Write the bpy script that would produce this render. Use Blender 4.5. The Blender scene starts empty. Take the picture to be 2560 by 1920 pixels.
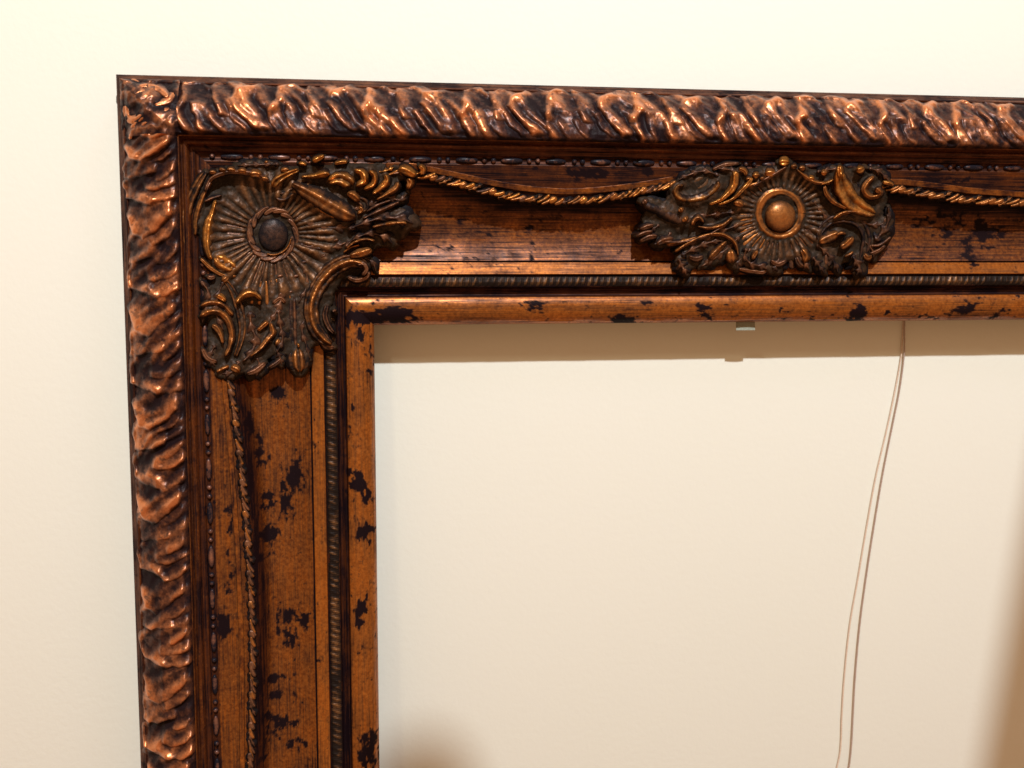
import bpy, math, random
import numpy as np
from mathutils import Matrix, Vector

sc = bpy.context.scene
COL = sc.collection
rng = np.random.default_rng(7)
random.seed(7)

# ------------------------------------------------------------------ camera, light, exposure
W = 0.15                       # width of a rail (m)
FW, FH = 0.96, 0.80            # outer size of the whole frame (m)
TILT = -math.radians(2.5)       # the frame hangs with its foot a little off the wall
ROOT_M = Matrix.Translation((0, -0.005, 0)) @ Matrix.Rotation(TILT, 4, 'X')
FPX = 2850.0
Q = [0.12056, 0.10966, 0.74437, -0.10854, 0.15991, -0.01686]
CX, CY = 1280.0, 960.0

def rot(a, b, c):
    ca, sa, cb, sb, cc, s_ = np.cos(a), np.sin(a), np.cos(b), np.sin(b), np.cos(c), np.sin(c)
    return (np.array([[cc, -s_, 0], [s_, cc, 0], [0, 0, 1]]) @ np.array([[cb, 0, sb], [0, 1, 0], [-sb, 0, cb]])
            @ np.array([[1, 0, 0], [0, ca, -sa], [0, sa, ca]]))
RM = rot(*Q[3:6]); CP = np.array(Q[:3])

cam_d = bpy.data.cameras.new('camera'); cam = bpy.data.objects.new('camera', cam_d); COL.objects.link(cam)
cam_d.sensor_width = 36; cam_d.lens = FPX / 2560 * 36; cam_d.clip_start = 0.01; cam_d.clip_end = 50
cv = lambda a: Vector((a[0], -a[2], -a[1]))
X, Y, Z = cv(RM[0]), cv(-RM[1]), cv(RM[2]); P = cv(CP)
cam.matrix_world = ROOT_M @ Matrix(((X.x, Y.x, Z.x, P.x), (X.y, Y.y, Z.y, P.y), (X.z, Y.z, Z.z, P.z), (0, 0, 0, 1)))
sc.camera = cam
cam_d.dof.use_dof = True; cam_d.dof.focus_distance = 0.735; cam_d.dof.aperture_fstop = 11

w = bpy.data.worlds.new('World'); sc.world = w; w.use_nodes = True
bg = w.node_tree.nodes['Background']
bg.inputs[0].default_value = (0.45, 0.238, 0.120, 1); bg.inputs[1].default_value = 1.0

def area(name, loc, target, size, power, color, size_y=None):
    l = bpy.data.lights.new(name, 'AREA'); l.size = size; l.energy = power; l.color = color
    l.shape = 'RECTANGLE' if size_y else 'DISK'
    if size_y: l.size_y = size_y
    o = bpy.data.objects.new(name, l); COL.objects.link(o); o.location = loc
    o.rotation_euler = (Vector(target) - Vector(loc)).to_track_quat('-Z', 'Y').to_euler()
    return o
KEY = (0.24, -2.60, 2.42)
area('ceiling_lamp', KEY, (0.3, 0, -0.2), 0.08, 150, (0.905, 0.945, 0.985))
area('side_lamp', (-0.42, -1.25, 0.95), (0.1, 0, -0.1), 0.12, 2.8, (1.0, 0.84, 0.58))
area('cool_sheen_light', (1.2, -1.5, 2.2), (0.3, 0, -0.1), 0.45, 4.5, (0.62, 0.60, 1.0), 0.5)  # added cool light for the bluish sheen, no window known there

sc.view_settings.view_transform = 'Standard'; sc.view_settings.look = 'None'
sc.view_settings.exposure = 0; sc.view_settings.gamma = 1
sc.render.engine = 'CYCLES'
sc.render.resolution_x = 1024; sc.render.resolution_y = 768

# ------------------------------------------------------------------ pixel of the photograph -> point of the frame
def at(px, py, d):
    """frame coordinates (u right, v down) of a photo pixel at height d in front of the frame's back"""
    px = np.asarray(px, float); py = np.asarray(py, float)
    c = np.stack([(px - CX) / FPX, (py - CY) / FPX, -np.ones_like(px)], -1) @ RM     # R^T * dir
    k = (d - CP[2]) / c[..., 2]
    return CP[0] + k * c[..., 0], CP[1] + k * c[..., 1]

# ------------------------------------------------------------------ value noise
_lat = rng.random((256, 256))
def vnoise(x, y):
    xi = np.floor(x).astype(int); yi = np.floor(y).astype(int); fx = x - xi; fy = y - yi
    fx = fx * fx * (3 - 2 * fx); fy = fy * fy * (3 - 2 * fy)
    g = lambda a, b: _lat[a & 255, b & 255]
    return (g(xi, yi) * (1 - fx) + g(xi + 1, yi) * fx) * (1 - fy) + (g(xi, yi + 1) * (1 - fx) + g(xi + 1, yi + 1) * fx) * fy
def fbm(x, y, o=4):
    r = 0; a = .5; s = 0
    for i in range(o):
        r = r + a * vnoise(x * 2 ** i + 17.3 * i, y * 2 ** i + 5.1 * i); s += a; a *= .55
    return r / s
sm = lambda x: np.clip(x, 0, 1) ** 2 * (3 - 2 * np.clip(x, 0, 1))

# ------------------------------------------------------------------ mesh and object helpers
def link(name, me, mat, parent=None, loc=None):
    o = bpy.data.objects.new(name, me); COL.objects.link(o)
    if mat and not me.materials: me.materials.append(mat)
    if parent: o.parent = parent
    if loc is not None: o.location = loc
    return o
def grid_faces(n, m):
    i = np.arange(n - 1)[:, None] * m + np.arange(m - 1)[None]
    return np.stack([i, i + 1, i + m + 1, i + m], -1).reshape(-1, 4)
def make_mesh(name, co, faces, attrs=None, smooth=True):
    me = bpy.data.meshes.new(name)
    co = np.ascontiguousarray(co.reshape(-1, 3), dtype=np.float32); faces = np.ascontiguousarray(faces, dtype=np.int32)
    nf, k = faces.shape
    me.vertices.add(len(co)); me.vertices.foreach_set('co', co.ravel())
    me.loops.add(nf * k); me.loops.foreach_set('vertex_index', faces.ravel())
    me.polygons.add(nf); me.polygons.foreach_set('loop_start', np.arange(nf, dtype=np.int32) * k)
    me.polygons.foreach_set('loop_total', np.full(nf, k, dtype=np.int32))
    me.update(calc_edges=True)
    if smooth: me.polygons.foreach_set('use_smooth', np.ones(nf, dtype=bool))
    for a, v in (attrs or {}).items():
        at_ = me.attributes.new(a, 'FLOAT', 'POINT'); at_.data.foreach_set('value', np.ascontiguousarray(v, dtype=np.float32).ravel())
    me.validate()
    return me
def frame_co(u, v, d):                    # frame coordinates -> Blender, local to the frame's Empty
    return np.stack([u, -d, -v], -1)

def thing(name, label, cat):
    o = bpy.data.objects.new(name, None); COL.objects.link(o); o['label'] = label; o['category'] = cat
    o.empty_display_size = .05
    return o

# ------------------------------------------------------------------ materials
def node_mat(name):
    m = bpy.data.materials.new(name); m.use_nodes = True
    nt = m.node_tree; b = nt.nodes['Principled BSDF']
    N = lambda t, **k: _mk(nt, t, **k)
    return m, nt, b, N
def _mk(nt, t, **k):
    n = nt.nodes.new(t)
    for a, v in k.items(): setattr(n, a, v)
    return n

def gilt(name, dark, mid, bright, gain=1.2, bias=0.0, noise_amt=.7, streak=None, rough=(.5, .34), metal=.75,
         coat=.25, nscale=90, bump=.25, fleck=0.0):
    m, nt, b, N = node_mat(name); L = nt.links.new
    geo = N('ShaderNodeNewGeometry'); g = N('ShaderNodeAttribute'); g.attribute_name = 'gild'
    p = N('ShaderNodeAttribute'); p.attribute_name = 'patch'
    def noise(scale, detail, rgh=.6, vec=None, stretch=None):
        n = N('ShaderNodeTexNoise'); n.inputs['Scale'].default_value = scale; n.inputs['Detail'].default_value = detail
        n.inputs['Roughness'].default_value = rgh
        if stretch:
            mp = N('ShaderNodeMapping'); mp.inputs['Scale'].default_value = stretch; L(geo.outputs['Position'], mp.inputs[0]); L(mp.outputs[0], n.inputs['Vector'])
        else: L(geo.outputs['Position'], n.inputs['Vector'])
        return n.outputs[0]
    def mth(op, a, b_=None, c=None, clamp=False):
        n = N('ShaderNodeMath', operation=op, use_clamp=clamp)
        for i, x in enumerate((a, b_, c)):
            if x is None: continue
            if isinstance(x, (int, float)): n.inputs[i].default_value = x
            else: L(x, n.inputs[i])
        return n.outputs[0]
    def mix(fac, a, c):
        n = N('ShaderNodeMix', data_type='RGBA'); L(fac, n.inputs[0])
        for i, x in ((6, a), (7, c)):
            if isinstance(x, tuple): n.inputs[i].default_value = (*x, 1)
            else: L(x, n.inputs[i])
        return n.outputs[2]
    n1 = noise(nscale, 7, .65); n2 = noise(480, 5, .7)
    if streak == 'x': st = noise(1, 5, .7, stretch=(20, 300, 900))
    elif streak == 'z': st = noise(1, 5, .7, stretch=(900, 300, 20))
    else: st = noise(1, 4, .7, stretch=(330, 330, 330))
    v = mth('MULTIPLY_ADD', g.outputs['Fac'], gain, bias)
    v = mth('ADD', v, mth('MULTIPLY', mth('SUBTRACT', n1, .5), noise_amt * 2))
    v = mth('ADD', v, mth('MULTIPLY', mth('SUBTRACT', st, .5), 2.4 if streak else 1.1))
    mask = mth('MULTIPLY', mth('ADD', v, 0, clamp=True), mth('SUBTRACT', 1.0, p.outputs['Fac'], clamp=True))
    br = mth('MULTIPLY', mth('SUBTRACT', mth('ADD', mth('MULTIPLY', g.outputs['Fac'], .9), n2), .85), 1.6, clamp=True)
    gold = mix(br, mid, bright)
    base = mix(mask, dark, gold)
    L(base, b.inputs['Base Color'])
    L(mth('MULTIPLY', mask, metal), b.inputs['Metallic'])
    r = mth('ADD', mth('MULTIPLY_ADD', mask, rough[1] - rough[0], rough[0]), mth('MULTIPLY', mth('SUBTRACT', n2, .5), .15 if streak else .35))
    L(r, b.inputs['Roughness'])
    L(mth('MULTIPLY', mask, coat), b.inputs['Coat Weight']); L(mth('MULTIPLY_ADD', mask, .4, .08), b.inputs['Specular IOR Level']); b.inputs['Coat Roughness'].default_value = .28
    bm = N('ShaderNodeBump'); bm.inputs['Strength'].default_value = bump; bm.inputs['Distance'].default_value = .0008
    L(mth('ADD', mth('MULTIPLY', n2, .6), mth('MULTIPLY', st, .6)), bm.inputs['Height']); L(bm.outputs[0], b.inputs['Normal'])
    return m

DARK = (.012, .008, .008); UMBER = (.035, .016, .009)
M_LEAF = gilt('copper gilt on dark glaze', (.012, .006, .007), (.13, .040, .018), (.72, .265, .10), gain=1.3, bias=-.19, noise_amt=.6, rough=(.46, .36), metal=.85, coat=.35, nscale=48, bump=.35)
M_RAIL_X = gilt('burnished copper wood, grain along the top', (.008, .003, .004), (.155, .036, .004), (.64, .205, .028), gain=1.15, bias=-.14, noise_amt=.8, streak='x', rough=(.62, .31), metal=.65, nscale=38, coat=.12, bump=.12)
M_RAIL_Z = gilt('burnished copper wood, grain down the side', (.008, .003, .004), (.155, .036, .004), (.64, .205, .028), gain=1.15, bias=-.14, noise_amt=.8, streak='z', rough=(.62, .31), metal=.65, nscale=38, coat=.12, bump=.12)
M_ORN = gilt('rubbed gilt carving', (.012, .008, .007), (.115, .036, .010), (.50, .19, .045), gain=1.7, bias=-.72, noise_amt=.7, rough=(.5, .36), metal=.75, nscale=80, bump=.4)
M_GOLD = gilt('bright rubbed gilt', (.014, .008, .006), (.17, .052, .010), (.72, .30, .06), gain=1.8, bias=-.66, noise_amt=.9, rough=(.45, .33), metal=.8, nscale=80, bump=.3)
M_GROUND = gilt('dark antiqued ground of the carving', (.024, .016, .010), (.095, .044, .020), (.27, .12, .04), gain=1.5, bias=-.05, noise_amt=.5, rough=(.6, .45), metal=.4, nscale=60, coat=.08, bump=.3)
M_DARKM = gilt('dark glazed carving', (.010, .008, .009), (.060, .025, .014), (.24, .10, .045), gain=1.5, bias=-.66, noise_amt=.6, rough=(.42, .38), metal=.5, nscale=80, coat=.12, bump=.4)
M_BRAID = gilt('dark brown braid', (.013, .008, .006), (.09, .036, .012), (.36, .16, .05), gain=1.4, bias=-.42, noise_amt=.8, rough=(.5, .38), metal=.5, nscale=60, coat=.05, bump=.3)
M_BEAD = gilt('dark polished beads', (.012, .010, .014), (.28, .09, .04), (.5, .2, .1), gain=.8, bias=-.5, noise_amt=.9, rough=(.3, .3), metal=.5, nscale=70, coat=.4, bump=.1)

m, nt, b, N = node_mat('cream wall paint')
n = N('ShaderNodeTexNoise'); n.inputs['Scale'].default_value = 3; n.inputs['Detail'].default_value = 3
geo = N('ShaderNodeNewGeometry'); nt.links.new(geo.outputs['Position'], n.inputs['Vector'])
cr = N('ShaderNodeMix', data_type='RGBA'); nt.links.new(n.outputs[0], cr.inputs[0])
cr.inputs[6].default_value = (.785, .815, .715, 1); cr.inputs[7].default_value = (.82, .835, .745, 1)
nt.links.new(cr.outputs[2], b.inputs['Base Color']); b.inputs['Roughness'].default_value = .6
n2 = N('ShaderNodeTexNoise'); n2.inputs['Scale'].default_value = 260; n2.inputs['Detail'].default_value = 3
nt.links.new(geo.outputs['Position'], n2.inputs['Vector'])
bm = N('ShaderNodeBump'); bm.inputs['Strength'].default_value = .13; bm.inputs['Distance'].default_value = .001
nt.links.new(n2.outputs[0], bm.inputs['Height']); nt.links.new(bm.outputs[0], b.inputs['Normal'])
M_WALL = m

def plain(name, col, rough=.5, metal=0):
    m, nt, b, N = node_mat(name)
    n = N('ShaderNodeTexNoise'); n.inputs['Scale'].default_value = 900
    g_ = N('ShaderNodeNewGeometry'); nt.links.new(g_.outputs['Position'], n.inputs['Vector'])
    x = N('ShaderNodeMix', data_type='RGBA'); nt.links.new(n.outputs[0], x.inputs[0])
    x.inputs[6].default_value = (*[c * .7 for c in col], 1); x.inputs[7].default_value = (*[min(1, c * 1.3) for c in col], 1)
    nt.links.new(x.outputs[2], b.inputs['Base Color'])
    b.inputs['Roughness'].default_value = rough; b.inputs['Metallic'].default_value = metal
    return m
M_WIRE = plain('tarnished picture wire', (.42, .31, .25), .5, .1)
M_WIRE_SHADOW = plain('wire shadow tone', (.66, .52, .40), .5, 0)  # tone of the wire's shadow, built as a strand
M_PAPER = plain('pale paper tape', (.27, .29, .23), .8)
M_CASTER = plain('off-white caster paint', (.6, .55, .45), .6)  # paint of the two added shadow casters

# ------------------------------------------------------------------ the wall
wall = make_mesh('wall', np.array([[-3, 0, -2.5], [4, 0, -2.5], [4, 0, 2.2], [-3, 0, 2.2],
                                   [-3, .1, -2.5], [4, .1, -2.5], [4, .1, 2.2], [-3, .1, 2.2]]),
                 np.array([[0, 1, 2, 3], [5, 4, 7, 6], [3, 2, 6, 7], [4, 5, 1, 0], [1, 5, 6, 2], [4, 0, 3, 7]]), smooth=False)
wo = link('wall', wall, M_WALL); wo['kind'] = 'structure'; wo['label'] = 'plain cream painted wall behind the picture frame'

# ------------------------------------------------------------------ frame profile: depth above the frame's back, t = 0 outer edge .. 1 sight edge
GT = [(960, 425), (1030, 432), (1110, 452), (1200, 474), (1290, 492), (1380, 501), (1450, 501), (1540, 491), (1620, 476), (1690, 458)]
GR = [(2205, 468), (2260, 474), (2330, 486), (2420, 500), (2520, 506), (2640, 508), (2760, 498), (2880, 480)]
GL = [(572, 935), (580, 980), (592, 1060), (603, 1150), (612, 1240), (619, 1320), (625, 1400), (630, 1500), (633, 1600), (633, 1700), (631, 1800), (628, 1920), (622, 2050)]
def guv(pts, d=.034):
    a = np.array(pts, float); return at(a[:, 0], a[:, 1], d)
gu1, gv1 = guv(GT); gu2, gv2 = guv(GR); gu3, gv3 = guv(GL)
def tE_top(s):
    s = np.asarray(s, float)
    r = np.interp(s, np.r_[gu1[0] - .02, gu1, gu1[-1] + .02, gu2[0] - .02, gu2, gu2[-1] + .05],
                  np.r_[.36, gv1 / W, .36, .36, gv2 / W, .36])
    return r
def tE_left(s):
    return np.interp(s, np.r_[gv3[0] - .03, gv3, gv3[-1] + .1], np.r_[.36, gu3 / W, .36])
_bt = np.array([0, .004, .03, .034, .05, .08, .12, .16, .19, .215, .235, .246, .250, .253, .258, .265, .272, .277, .282, .30, .304, .318, .332, .336])
_bd = np.array([27, 28, 33.0, 33.0, 36.5, 41, 46, 48.0, 49.8, 50.6, 50.2, 47.0, 41.5, 41.3, 42.4, 42.9, 42.3, 40.9, 39.0, 37.8, 36.2, 35.2, 35.6, 36.0]) * .001
_lx = np.linspace(0, 1, 26)
_lt = np.r_[.728, .7285, .732, .736, .745, .785, .789, .792, .800, .820, .840, .844, .848, .852, .862, .872, .878, .8795 + .1205 * _lx]
_ld = np.r_[np.array([18.8, 17.6, 17.6, 18.9, 19.2, 20.7, 19.2, 18.2, 19.0, 19.5, 18.6, 17.0, 15.2, 15.8, 15.0, 14.0, 14.4]), 15.0 + 8.6 * np.clip(1 - np.abs((_lx - .42) / .585) ** 2.3, 0, 1) ** .62 - 1.0 * _lx] * .001
def D(t, tE=.36, kw=.022):
    t = np.asarray(t, float); tE = np.asarray(tE, float)
    fr = .036 - .006 * (t - .336) / .16
    x = np.clip((.728 - t) / (.728 - .336), 0, 1)
    xx = (.605 - t) / (.605 - .336)
    cove = .0153 + .0198 * xx ** 2
    k = sm((t - tE) / kw)
    mid = fr * (1 - k) + np.minimum(cove, fr) * k
    return np.where(t < .336, np.interp(t, _bt, _bd), np.where(t > .728, np.interp(t, _lt, _ld), mid))
def base(u, v):                                   # chord surface that carries the ornaments
    k = .012; a = np.minimum(u, v); h = np.clip(k - np.abs(u - v), 0, k) / k
    t = (a - h * h * k * .25) / W
    return np.interp(t, [0, .33, .36, .80, .9, 1.1], [.036, .0365, .0355, .0215, .0215, .019])
def Duv(u, v):
    return np.where(v < u, D(v / W, tE_top(u)), D(u / W, tE_left(v)))

# dark worn patches: (px, py, rx, ry, strength)
PATCH = [(905, 795, 70, 22, 1.2), (985, 790, 55, 18, 1.2), (1030, 797, 20, 9, .9), (905, 830, 22, 30, .8), (865, 672, 20, 8, .6), (1560, 800, 30, 26, .9), (1620, 770, 20, 16, .8),
         (1340, 765, 24, 14, .9), (1330, 580, 16, 34, .7), (1320, 610, 30, 20, .7), (1330, 640, 9, 22, .7), (1160, 560, 22, 26, .5), (1470, 435, 60, 16, 1.0), (1330, 420, 10, 20, .8), (1600, 430, 30, 12, .8), (1230, 590, 40, 22, .4),
         (1755, 770, 17, 14, .9), (1780, 790, 30, 12, .7), (2150, 785, 26, 26, 1.0), (2420, 775, 26, 18, .9), (2500, 780, 20, 14, .8), (2380, 560, 60, 45, .8), (2480, 580, 60, 30, .9), (2440, 640, 22, 30, .8), (2300, 455, 40, 12, .8), (2390, 452, 26, 9, .8), (2240, 790, 40, 14, .5), (2330, 795, 30, 12, .6), (2540, 460, 20, 12, .6), (1990, 795, 50, 8, .5), (1450, 800, 30, 8, .5),
         (693, 985, 22, 13, 1.0), (735, 1195, 26, 34, 1.15), (710, 1250, 16, 34, 1.1), (668, 1245, 22, 12, .8), (655, 1150, 20, 22, .9), (650, 1090, 16, 22, .7), (622, 1060, 12, 60, .7), (690, 1265, 40, 10, .7),
         (895, 1210, 28, 34, 1.1), (915, 1240, 22, 20, .9), (872, 1190, 10, 26, .8), (912, 1330, 26, 20, .9), (925, 1350, 20, 14, .7), (650, 1400, 22, 18, .8), (675, 1340, 30, 14, .7), (565, 1548, 20, 26, 1.1), (740, 1560, 40, 30, 1.05), (722, 1610, 22, 20, 1.0), (770, 1540, 16, 20, .8), (700, 1590, 18, 14, .7),
         (902, 1530, 20, 30, 1.0), (895, 1550, 12, 26, 1.0), (690, 1705, 40, 9, 1.0), (845, 1600, 18, 45, .8), (925, 1870, 22, 42, 1.15), (912, 1900, 20, 26, 1.0), (700, 1820, 34, 24, .8), (740, 1870, 36, 16, .8), (670, 1800, 20, 12, .7), (700, 1750, 50, 14, .5), (905, 1620, 16, 10, .7),
         (930, 890, 14, 20, .9), (915, 930, 18, 9, .8), (880, 1020, 12, 12, .7), (925, 1150, 8, 14, .6), (580, 1300, 12, 40, .7), (575, 1420, 10, 50, .6), (770, 1120, 20, 14, .4), (640, 1900, 30, 14, .6), (860, 1760, 8, 40, .5)]
PU = []
for (px, py, rx, ry, st) in PATCH:
    u0, v0 = at(px, py, .024); u1, v1 = at(px + rx, py + ry, .024); PU.append((float(u0), float(v0), float(u1 - u0), float(v1 - v0), st))
def patches(u, v):
    n = np.where(v < u, fbm(u * 210, v * 420, 6), fbm(u * 420, v * 210, 6)); n2 = fbm(u * 60 + 9, v * 60 + 3, 4)
    p = np.zeros_like(u)
    for (a, b_, rx, ry, st) in PU:
        e = ((u - a) / (rx * 1.15)) ** 2 + ((v - b_) / (ry * 1.15)) ** 2
        p = np.maximum(p, st * np.exp(-e * 1.1))
    x = p * 1.2 + (n - .5) * 2.5 + (n2 - .5) * .6
    big = sm((x - .52) / .30)
    # sparse small flecks everywhere
    fl = sm((fbm(u * 420 + 50, v * 420, 3) + .25 * (n2 - .5) * 2 - .74) / .08) * .6
    return np.maximum(big, fl)

ROOT = thing('picture_frame', 'ornate carved copper-gilt picture frame with leaf border, hanging empty on the cream wall', 'picture frame')
ROOT.matrix_world = ROOT_M

def rail(name, side, label=None):
    """profile grid swept along one side; t across, sigma along"""
    tt = np.unique(np.r_[np.linspace(0, 1, 200), _bt, _lt, .336, .7279])
    tt = tt[(tt < .040) | (tt > .236)] if side in ('top', 'left') else tt
    gap = side in ('top', 'left')
    L_ = FW if side in ('top', 'bottom') else FH
    fine = {'top': .66, 'left': .47}.get(side, 0)
    sg = np.unique(np.r_[np.arange(0, fine, .0010), np.arange(fine, L_ + .001, .012), L_]) / L_
    T, S = np.meshgrid(tt, sg)
    s = T * W + (L_ - 2 * T * W) * S
    tE = tE_top(s) if side == 'top' else tE_left(s) if side == 'left' else np.full_like(s, .42)
    if side == 'top': u, v = s, T * W
    elif side == 'left': u, v = T * W, s
    elif side == 'right': u, v = FW - T * W, s
    else: u, v = s, FH - T * W
    d = D(T, tE, .022 if side == 'top' else .08)
    if gap: d = np.where((T > .034) & (T < .246), d - .002, d)
    # hand-made unevenness
    d = d + (fbm(u * 45, v * 45, 3) - .5) * .0008 * ((T > .01) & (T < .985))
    # faint scratches in the fillet and lip
    p = patches(u, v)
    g = np.full_like(d, .5)
    g = np.where((T > .34) & (T < .728), .52 if side == 'top' else .58, g)
    g = np.where((T > .728) & (T < .735), 0.0, g)
    g = np.where((T > .735) & (T < .787), .75, g)
    g = np.where((T >= .787) & (T < .845), .12, g)
    g = np.where((T >= .845) & (T < .882), .22, g)
    g = np.where(T >= .882, .72, g)
    g = np.where((T > .246) & (T < .28), .40, g); g = np.where((T >= .28) & (T < .336), .33, g)
    g = np.where(T < .04, .38, g)
    if side == 'top': g = np.where((T > .336) & (T < tE), .36, g)
    if gap: g = g - .5 * np.exp(-((T - tE - .02) / .03) ** 2) * (T > .336) * (T < .7)  # gilding darkened just below the garland edge, imitating its shadow
    # front skin + outer and inner walls
    uw = np.concatenate([u[:, :1], u, u[:, -1:]], 1); vw = np.concatenate([v[:, :1], v, v[:, -1:]], 1)
    dw = np.concatenate([np.zeros_like(d[:, :1]), d, np.zeros_like(d[:, :1])], 1)
    gw = np.concatenate([g[:, :1] * .5, g, g[:, -1:] * .4], 1); pw = np.concatenate([p[:, :1], p, p[:, -1:]], 1)
    f = grid_faces(*uw.shape)
    if side in ('left', 'bottom'): f = f[:, ::-1]
    me = make_mesh(name, frame_co(uw, vw, dw), f, {'gild': gw, 'patch': pw})
    o = link(name, me, M_RAIL_X if side in ('top', 'bottom') else M_RAIL_Z, ROOT)
    return o
TOP = rail('top_rail', 'top'); LEFT = rail('side_rail', 'left')
RIGHT = rail('side_rail', 'right'); BOT = rail('bottom_rail', 'bottom')

def uvs(side, s, r):                       # s along the run (clockwise), r in metres from the outer edge
    return (s, r) if side == 'top' else (r, s)

# ------------------------------------------------------------------ outer leaf moulding
EDGES = [  # r, s, height mm, reach above the edge, reach decays towards +s
    ([.06, .17, .38, .60, .93], [.80, .64, .585, .68, .85], 3.6, .16),
    ([.46, .56, .80, .97], [.565, .545, .62, .74], 2.6, .07),
    ([.02, .25, .52, .70], [.375, .385, .42, .43], 3.0, .13),
    ([.60, .72, .86, 1.0], [.315, .32, .37, .47], 2.8, .10),
    ([.40, .60, .85, 1.02], [.165, .16, .20, .27], 2.8, .10),
    ([-.02, .15, .35, .55, .62, .8, 1.02], [.075, .06, .035, -.02, -.015, .01, .075], 3.6, .09),
]
RIMS = [([(.16, .335), (.05, .26), (.02, .17), (.06, .08)], .050, 1.8), ([(.12, .80), (.20, .73), (.16, .64)], .09, 2.2),
        ([(.10, .60), (.03, .52), (.03, .40)], .045, 1.2), ([(.35, .10), (.50, .04), (.58, -.01)], .06, 1.6), ([(.72, .80), (.86, .90)], .06, 1.0)]
def motif(s, r, seed, G):
    """relief of one leaf of the moulding, s and r in 0..1"""
    j = lambda a, i: a * 2.6 * (vnoise(G * .9 + i * 7.3, G * 0 + seed + i) * 2 - 1)
    s = s + (fbm(r * 3 + seed, G * 5, 3) - .5) * .09; r = r + (fbm(r * 4 + 9 + seed, G * 6, 3) - .5) * .07
    h = np.zeros_like(s)
    for ie, (er, es, H, Lr) in enumerate(EDGES):
        H = H * (1 + j(.12, ie)); off = j(.012, ie + 9)
        for wrap in (-1, 0, 1):
            e = np.interp(r, er, np.array(es) + wrap) + off
            inr = sm((r - er[0]) / .10 + .3) * sm((er[-1] - r) / .08 + .3)
            dlt = s - e
            up = np.exp(-np.clip(dlt, 0, 9) / Lr) * (1 - .35 * np.exp(-np.clip(dlt, 0, 9) / .018))
            dn = sm(1 + dlt / .035)
            h = np.maximum(h, H * inr * np.where(dlt > 0, up, .65 * dn))
    for pts, w_, H in RIMS:
        a = np.array(pts); best = np.full_like(s, 9.)
        for i in range(len(a) - 1):
            p0, p1 = a[i], a[i + 1]; dd = p1 - p0
            for wrap in (-1, 0, 1):
                k = np.clip(((r - p0[0]) * dd[0] * .32 + (s - p0[1] - wrap) * dd[1]) / (dd[0] ** 2 * .32 + dd[1] ** 2), 0, 1)
                best = np.minimum(best, np.hypot((r - p0[0] - k * dd[0]) * .57, s - p0[1] - wrap - k * dd[1]))
        h = h + H * np.exp(-(best / w_ * 1.6) ** 2)
    fl = vnoise(G * 6.0 - r * 2.8, r * 1.3 + seed); fl2 = vnoise(G * 12 - r * 5.0, r * 2.0 + 7 + seed)
    ph = 2 * np.pi * (G * 6.0 - r * 2.8 + 1.1 * (vnoise(G * 2.3, r * 2 + 4) - .5))
    h = h * .72 + .62 * np.cos(ph) * (.15 + 1.1 * vnoise(G * 3.1 + 8, r * 2.5)) * sm((r - .1) / .3) + 1.6 * (fl - .45) + 1.1 * (fl2 - .5) + .6 * (fbm(G * 16, r * 7 + seed, 3) - .5)
    return h
PERIOD = .0565
def leaf(side, s0, s1, seed, flip, parent, rend=.246):
    n = max(30, int(abs(s1 - s0) / .0005)); mm = 64
    rs0 = .009 if side == 'top' else .005
    S, R = np.meshgrid(np.linspace(s0, s1, n), np.linspace(rs0, rend, mm), indexing='ij')
    sn = (S - s0) / (s1 - s0); rn = (R - rs0 - .008) / (.236 - rs0 - .008)
    if flip: sn = 1 - sn
    Gl = S / PERIOD * (-1 if flip else 1) + 40; seed = 3 if side == 'top' else 11
    h = motif(sn, rn, seed, Gl)
    # scalloped outer contour: leaf stops short of the edge between lobes
    cont = .16 * (fbm(Gl * 4, rn * 0 + 2, 3) - .45) + .04 * np.sin(sn * 2 * np.pi * 3)
    out = sm((rn - cont + .02) / .07)
    lip_ = 1 - sm((rn - .97) / .05)
    hh = h * out * lip_ * .0014
    d = D(R) - .0022 + .0012 * out + hh
    edge = np.minimum(sm((R - rs0) / .006), sm((rend - R) / .004))
    d = d * edge + (D(R) - .004) * (1 - edge)
    # keep a clean mitre-free run
    u, v = uvs(side, S, R * W)
    g = np.clip((h + .45) / 3.3, 0, 1.1) + .05 * out + (fbm(u * 150, v * 150, 4) - .5) * .8
    p = sm((.46 - out) / .3) * 0 + sm((fbm(u * 220 + 5, v * 220, 4) - .66) / .06) * .7
    f = grid_faces(n, mm)
    if side == 'left': f = f[:, ::-1]
    me = make_mesh('acanthus_leaf', frame_co(u, v, d), f, {'gild': np.clip(g, 0, 1.2), 'patch': p})
    link('acanthus_leaf', me, M_LEAF, parent)
s = .0365; k = 0
while s < FW - .04:
    e = min(s + PERIOD * random.uniform(.9, 1.1), FW - .036)
    leaf('top', s, e, k + 1, False, TOP); s = e; k += 1
# on the side the run climbs upwards: phase measured from the photograph (leaf feet at y = 1440, 1675)
v_ph = float(at(400, 1441, .045)[1])
s = v_ph - PERIOD * 5; k = 40
while s < FH - .04:
    a, e = max(s, .0365), min(s + PERIOD, FH - .036)
    if e - a > .01 and a == s: leaf('left', a, e, k, True, LEFT)
    elif e - a > .004: leaf('left', a, e, k, True, LEFT)
    s += PERIOD; k += 1

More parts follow.
